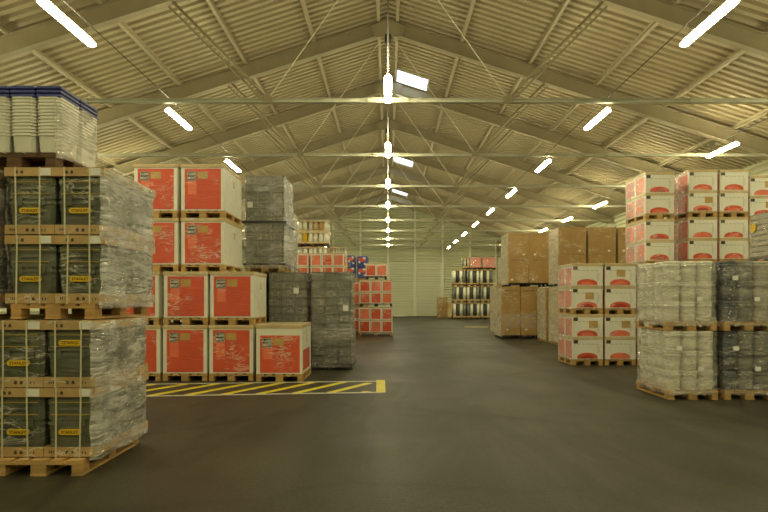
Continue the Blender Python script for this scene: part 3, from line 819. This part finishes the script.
red_box_load('red-fronted box, third layer, with its white side facing the upright grey stack', bx2(180.3), Y2, 2.168, .9, 1.4, 1.08, 'big red-fronted boxes')
red_box_load('red-fronted box, topmost layer, left one', bx2(133), Y2, 3.252, .9, 1.4, 1.08, 'big red-fronted boxes')
red_box_load('red-fronted box, topmost layer, with its white side below a tube light', bx2(180), Y2, 3.252, .9, 1.4, 1.08, 'big red-fronted boxes')
for n, (px, zt) in enumerate(((133, 0), (180.5, 0), (133, 1.084), (180.5, 1.084))):      # the hidden pair that carries the upper boxes' back half
    pass

# ------------------------------------------------------------------ C: grey crate stacks
crate_load('tall dark green crate stack on a black pallet standing beside the aisle', -1.79, 13.25, 0, .99, 1.2, 2.25, 'crate2', 'black', 'film_dark', 1, tag=(.33, 1.35))
crate_load('dark green crate stack between the aisle one and the red boxes', -2.76, 13.27, 0, .93, 1.2, 2.24, 'crate', 'black', 'film_dark', 2, tag=(.2, 1.75))
crate_load('dark crate stack hidden behind the red boxes under the upper grey stack', -3.74, 13.27, 0, .93, 1.2, 2.24, 'crate', 'black', 'film_dark', 2)
crate_load('upper grey crate stack with a black strap round its middle', -3.30, 13.25, 2.26, .96, 1.2, 2.19, 'crate', 'wood', 'film', 4, band=1.12, tag=(-.32, 1.45))
crate_load('crate stack behind the strapped one, lower part', -3.30, 14.75, 0, .85, 1.2, 2.24, 'crate', 'black', 'film_dark', 2)
crate_load('grey wrapped stack peeking out behind the black-strapped one', -3.17, 14.7, 2.26, .72, 1.2, 1.62, 'crate', 'wood', 'film_milky', 6)

# ------------------------------------------------------------------ far left loads
def small_red_load(label, x, y, z, w, l, h, nx=3, nz=2, ny=2, pal='wood', seed=0, group='small red carton loads'):
    t = thing('pallet_load', label, 'pallet load', (x+w/2, y+l/2, z), random.uniform(-.008, .008), group)
    pallet(t, w-.04, l-.02, pal if pal == 'wood' else 'black_plastic', False); z0 = .144; cw, cl, ch = w/nx, l/ny, (h-z0)/nz
    rr = random.Random(seed)
    def ct():
        b = MB(); b.box(-cw/2+.006, cw/2-.006, -cl/2+.004, cl/2-.004, 0, ch-.004, 0, .005); b.box(-cw/2+.002, cw/2-.002, -cl/2, cl/2, ch-.05, ch-.005, 1); return b
    for iz in range(nz):
        for ix in range(nx):
            for iy in range(ny):
                c = part('carton', ('smred', round(cw, 3), round(cl, 3), round(ch, 3)), ct, ['white_carton', 'kraft_light'], t, ((ix-(nx-1)/2)*cw, (iy-(ny-1)/2)*cl, z0+iz*ch), rr.uniform(-.02, .02))
                if iy == 0:
                    part('print_panel', ('smpan', round(cw, 3), round(ch, 3)), lambda: MB().box(-cw*.40, cw*.40, -.003, 0, 0, ch*.78).box(-cw*.33, -cw*.1, -.005, -.003, ch*.5, ch*.72, 1), [rr.choice(('red', 'red', 'red_light', 'pink')), 'gold'], c, (0, -cl/2+.004, ch*.06))
                if ix in (0, nx-1):
                    s = -1 if ix == 0 else 1
                    part('side_panel', ('smsp', round(cl, 3), round(ch, 3)), lambda: MB().box(-.003, .003, -cl*.4, cl*.4, 0, ch*.78), ['red'], c, (s*(cw/2-.006), 0, ch*.06))
    return t
E0 = 26.2
small_red_load('red carton load on the floor beside the far aisle, lowest of its stack', -1.31, E0, 0, 1.52, 1.0, 1.28, seed=1)
small_red_load('red carton load on the floor beside the far aisle, second of its stack', -1.29, E0+.02, 1.30, 1.50, 1.0, 1.22, pal='black', seed=2)
small_red_load('two red cartons on a black pallet crowning the far aisle stack', -1.02, E0+.1, 2.54, .98, .8, .72, 2, 1, 1, 'black', 3)
small_red_load('red carton load just left of the far aisle stack, on the floor', -1.95, E0+1.6, 0, .6, 1.0, 1.25, 1, 2, 2, seed=4)
small_red_load('red carton load just left of the far aisle stack, upper one', -1.95, E0+1.6, 1.27, .6, 1.0, 1.2, 1, 2, 2, seed=5)
G0 = 23.6; kg = F/G0
def gx(px): return (px-VX)/kg
for k in range(3):
    small_red_load('small red carton load behind the dark green crates, %s of its stack' % ['lowest', 'second', 'topmost'][k], gx(310.5), G0, k*1.17, 1.36, 1.0, 1.165, seed=6+k)
    small_red_load('small red carton load seen past the upper grey stack, %s of its stack' % ['lowest', 'second', 'topmost'][k], gx(274), G0, k*1.17, 1.40, 1.0, 1.165, seed=9+k)

def tin_load(label, x, y, z, w, l, h, seed, nx=3, tiers=2):
    t = thing('pallet_load', label, 'pallet load', (x+w/2, y+l/2, z), 0, 'tin tray loads')
    pallet(t, w-.04, l-.02, 'wood_dark', False); z0 = .144; rr = random.Random(seed)
    th = (h-z0)/tiers; cw = w/nx
    for iz in range(tiers):
        for ix in range(nx):
            for iy in range(2):
                part('tray', ('ttray', round(cw, 2)), bx(cw-.01, l/2-.01, .07), ['kraft_light'], t, ((ix-(nx-1)/2)*cw, (iy-.5)*l/2, z0+iz*th))
                part('tray_cover', ('tcov', round(cw, 2)), bx(cw-.01, l/2-.01, .06), ['kraft_light'], t, ((ix-(nx-1)/2)*cw, (iy-.5)*l/2, z0+(iz+1)*th-.06))
                for k in range(2):
                    part('tin', ('tin', round(cw, 2), round(th, 2)), lambda: MB().tube((0, 0, .05), (0, 0, th-.05), cw*.22, 14), [rr.choice(('tin', 'tin', 'white_carton', 'pail_pale', 'gold')) if iz else rr.choice(('tin', 'white_carton', 'tin', 'yellow'))], t,
                         ((ix-(nx-1)/2)*cw + (k-.5)*cw*.46, (iy-.5)*l/2 - (l*.12 if iy == 0 else 0), z0+iz*th))
    return t
for k in range(3):
    tin_load('tray load of pale tins behind the small red cartons, %s' % ['on the floor', 'second up', 'third up'][k], -2.56, 25.4, k*1.31, .72, 1.0, 1.30, 3+k)
    tin_load('tray load of pale and yellow tins beside the leftmost small red cartons, %s' % ['on the floor', 'second up', 'third up'][k], -3.95, 25.4, k*1.31, 1.30, 1.0, 1.30, 13+k)
tin_load('topmost tray load of pale and yellow tins, rising above everything near it', -4.0, 25.45, 3.94, 1.40, 1.0, 1.16, 31)

def packet_load(label, x, y, z, w, l, h, seed):
    t = thing('pallet_load', label, 'pallet load', (x+w/2, y+l/2, z), 0, 'blue and red packet loads')
    pallet(t, w, l-.02, 'wood', False); z0 = .144; rr = random.Random(seed); n = 2; ch = (h-z0)/n
    def pk():
        b = MB(); b.box(-w/2, w/2, -l/4+.004, l/4-.004, 0, ch-.004, 0, .03)
        f = -l/4
        def blob(cx, cz, rx, rz, mi, d):
            pts = [(cx + rx*(1+.18*math.sin(3*a+cx*9))*math.cos(a), cz + rz*(1+.2*math.cos(2*a+mi))*math.sin(a)) for a in [2*math.pi*q/14 for q in range(14)]]
            b.prism(pts, f-.002-d, f+.006, mi)
        blob(-w*.05, ch*.66, w*.33, ch*.2, 1, .002); blob(w*.16, ch*.80, w*.16, ch*.09, 2, .004); blob(-w*.28, ch*.45, w*.1, ch*.1, 2, .004); blob(w*.22, ch*.28, w*.13, ch*.08, 2, .003)
        return b
    for iz in range(n):
        for iy in range(2):
            part('packet', ('pk', round(w, 2), round(ch, 2)), pk, ['blue_print', 'red', 'white_print'], t, (0, (iy-.5)*l/2, z0+iz*ch))
    return t
for k in range(3):
    packet_load('blue and red packet load, narrower one between red cartons, %s' % ['on the floor', 'second up', 'topmost'][k], -2.05, 29.2, k*1.29, .42, 1.0, 1.28, k)
    packet_load('blue and red packet load, wider one above the far red carton stack, %s' % ['on the floor', 'second up', 'topmost'][k], -1.55, 29, k*1.27, .55, 1.0, 1.26, k+7)

# ------------------------------------------------------------------ right side: far roll loads
def roll_load(label, x, y, z, w, l, h, seed, pinks=False):
    t = thing('pallet_load', label, 'pallet load', (x+w/2, y+l/2, z), 0, 'far loads of white rolls')
    pallet(t, w-.04, l-.02, 'wood_dark', False); z0 = .144
    if pinks:
        part('carton', ('pinkct', round(w, 2), round(h, 2)), bx(w-.06, l-.06, h-z0, .02), ['pink'], t, (0, 0, z0))
        part('stretch_wrap', ('pinkf', round(w, 2), round(h, 2)), bx(w-.03, l-.03, h-z0-.02, .03), ['film'], t, (0, 0, z0+.01)); return t
    part('tray', ('rtray', w), bx(w-.02, l-.02, .12), ['kraft'], t, (0, 0, z0))
    part('tray_cover', ('rcov', w), bx(w-.02, l-.02, .09), ['kraft'], t, (0, 0, h-.09))
    for ix in range(4):
        for iy in range(4):
            m = 'pail_white' if (ix % 2 == 0) == (seed % 2 == 0) else ('crate_edge' if ix % 3 else 'pail_grey')
            part('roll', ('roll', round(w, 2), round(h, 2)), lambda: MB().tube((0, 0, 0), (0, 0, h-z0-.21), w/8-.012, 14), [m], t, ((ix-1.5)*w/4, (iy-1.5)*l/4, z0+.12))
    return t
dI = 48.6; kI = F/dI
cols = [(453, 466.5), (467, 480), (480.6, 493.5)]
cn = ['left', 'middle', 'right']; ln = ['on the floor', 'second layer', 'third layer']
for ci, (a, c) in enumerate(cols):
    for lv in range(3):
        roll_load('far load of white and dark rolls, %s column of three, %s' % (cn[ci], ln[lv]), (a-VX)/kI, dI+.1*lv, lv*1.39, (c-a)/kI, 1.2, 1.38, ci+lv)
roll_load('pink wrapped carton on top of the middle column of rolls', (470.5-VX)/kI, dI+.3, 4.18, .95, 1.0, 1.0, 1, True)
roll_load('dark rolls on top of the left column of rolls', (463.5-VX)/kI, dI+.3, 4.18, .5, 1.0, 1.0, 1)
roll_load('pink wrapped carton on top of the third column of rolls', (483-VX)/kI, dI+.3, 4.18, 1.15, 1.0, 1.0, 1, True)
brown_load('small plain brown carton pile against the end wall beside the rolls', (439.5-VX)/kI, dI+1.8, 0, .86, 1.0, 1.85, 1, 3, 'wood', 'b', 5, False)
t = thing('pallet_load', 'low brown carton pile in front of the left column of rolls', 'pallet load', ((450-VX)/kI, dI+.5, 0), 0, 'tall brown carton loads')
pallet(t, .3, .9, 'wood_dark', False); part('carton', 'lowct', bx(.28, .9, .75, .01), ['kraft_light'], t, (0, 0, .144)); part('carton', 'lowct2', bx(.26, .85, .45, .01), ['kraft'], t, (0, 0, .9))
# small things on the floor at the end wall
for n, px in enumerate((397, 403)):
    single('floor_tray', MB().box(-.3, .3, -.2, .2, 0, .12, 0, .02).box(-.26, .26, -.16, .16, .12, .16), ['white_carton'], ['low pale tray on the floor at the end wall, nearer the red stack', 'low pale tray on the floor at the end wall, nearer the loading door'][n], 'tray', ((px-VX)/10.25, 56.4, 0))

# ------------------------------------------------------------------ brown cartons
brown_load('brown carton load on the floor nearest the far rolls, with glossy film across it', 4.68, 23.9, 0, 1.56, 1.55, 2.15, 2, 1, 'black', 'brown_pale', 1, True)
brown_load('brown carton load on top of the front brown load, four cartons over black pallet', 4.96, 23.95, 2.16, 1.72, 1.5, 2.22, 2, 2, 'black', 'brown_pale', 2, True)
brown_load('pale film-wrapped load behind the front brown cartons, on the floor', 5.05, 27.2, 0, 1.1, 1.5, 2.3, 1, 2, 'wood', 'brown_pale', 3, False)
brown_load('pale film-wrapped load behind the front brown cartons, upper one', 5.45, 27.3, 2.32, 1.1, 1.5, 1.35, 1, 2, 'wood', 'brown_pale', 4, False)
XB = 6.0
for r, yy in enumerate((20.4, 22.05)):
    for ci in range(3):
        if r and ci: continue
        pos = ['nearest the aisle', 'middle of the row', 'end of the row'][ci] if not r else 'behind the aisle one'
        brown_load('brown carton load on the floor behind the white cartons, ' + pos, XB+ci*1.05, yy, 0, .98, 1.3 if r == 0 else 1.3, 2.08, 1, 2, 'wood', 'brown_pale', 10+ci+r, False)
        if not r: brown_load('upper brown carton load seen above the white cartons, ' + pos, XB+ci*1.05, yy, 2.09, .98, 1.3, 2.08, 1, 2, 'black', 'brown_pale', 20+ci+r, False)

# ------------------------------------------------------------------ white and red carton loads (I4)
K4 = 40.8; Y4 = F/K4
for ci, px in enumerate((572.0, 604.9, 637.8)):
    for lv in range(2):
        print_load('white cartons with red ovals on the floor row, %s stack, %s load' % (['aisle-end', 'middle', 'mostly hidden'][ci], ['lower', 'upper'][lv]), (px-VX)/K4, Y4, lv*1.252, .765, seed=ci*5+lv, fine=True, side=True,
                   gold=[[(False, True), (True, False)], [(False, True), (False, True)], [(0, 0), (0, 0)]][ci][lv])
# I5: the high stacks behind the drums
Y5 = 15.46
for ci, X in enumerate((6.86, 8.07, 8.90, 9.76)):
    ht = [1.252, 1.275, 1.275, 1.24][ci]
    for lv in range(4):
        print_load('tall stack of white cartons behind the drums, %s stack, %s load' % (['leftmost', 'second', 'third', 'rightmost'][ci], ['lowest', 'second', 'third', 'top'][lv]), X, Y5 + [0, .1, .1, .2][ci], lv*(ht+.002), h=ht, l=1.3, seed=40+ci*7+lv)

# hidden carrier and the wrapped cage with a yellow sticker
crate_load('dark crate stack behind the pails, carrying the wrapped grid crates', 8.42, 12.35, 0, .98, 1.2, 2.44, 'crate', 'black', 'film_dark', 2)
crate_load('grey wrapped grid crates on a black pallet with a round yellow sticker', 8.42, 12.35, 2.45, 1.0, 1.2, 1.12, 'pail_pale', 'black', 'film_milky', 8, layers=8)
cg = [o for o in C.objects if o.get('label', '').startswith('grey wrapped grid')][0]
part('round_sticker', 'ysticker', lambda: MB().tube((-.02, 0, 0), (0, 0, 0), .1, 16), ['yellow'], cg, (-.505, .40, .80), label='yellow round sticker')

# ------------------------------------------------------------------ J: pails
YJ = F/62.3
pail_load('wrapped white pails, lower load standing on the floor', 4.50, YJ, 0, .80, 1.2, 1.10, ['pail_white', 'pail_white', 'pail_white'], 1)
pail_load('wrapped white pails, upper load on top of the lower white ones', 4.49, YJ+.02, 1.105, .80, 1.2, 1.13, ['pail_white', 'pail_white', 'pail_white'], 2)
pail_load('wrapped dark blue and grey pails, lower load on the floor beside the white ones', 5.41, YJ, 0, .80, 1.2, 1.10, ['pail_blue', 'pail_grey', 'pail_grey'], 3, 3, 'film_dark')
pail_load('wrapped dark blue and grey pails, upper load beside the white ones', 5.41, YJ+.02, 1.105, .80, 1.2, 1.13, ['pail_blue', 'pail_grey', 'pail_pale'], 4, 3, 'film_dark')
pail_load('wrapped blue pails cut by the picture edge, lower load on the floor', 6.32, YJ, 0, .80, 1.2, 1.10, ['pail_blue', 'pail_grey', 'pail_blue'], 5, 3, 'film_dark')
pail_load('wrapped blue pails cut by the picture edge, upper load', 6.32, YJ+.02, 1.105, .80, 1.2, 1.13, ['pail_blue', 'pail_grey', 'pail_blue'], 6, 3, 'film_dark')

# ------------------------------------------------------------------ world, camera
w = bpy.data.worlds.new('sky'); SC.world = w; w.use_nodes = True
bg = w.node_tree.nodes['Background']; bg.inputs['Color'].default_value = (.75, .88, 1, 1); bg.inputs['Strength'].default_value = 3.0
cam = bpy.data.cameras.new('camera'); co = bpy.data.objects.new('camera', cam); C.objects.link(co)
cam.sensor_width = 36; cam.lens = F/768*36; cam.shift_x = -(VX-384)/768; cam.shift_y = (VY-256)/768
cam.clip_end = 200; cam.clip_start = .05
co.location = (0, 0, HC); co.rotation_euler = (math.pi/2, 0, 0)
SC.camera = co
SC.view_settings.view_transform = 'Standard'; SC.view_settings.look = 'None'
SC.view_settings.exposure = 0.22; SC.view_settings.gamma = 1.0; SC.view_settings.use_curve_mapping = False
SC.cycles.transparent_max_bounces = 16
SC.cycles.max_bounces = 8
SC.cycles.use_adaptive_sampling = False
SC.cycles.sample_clamp_indirect = 6
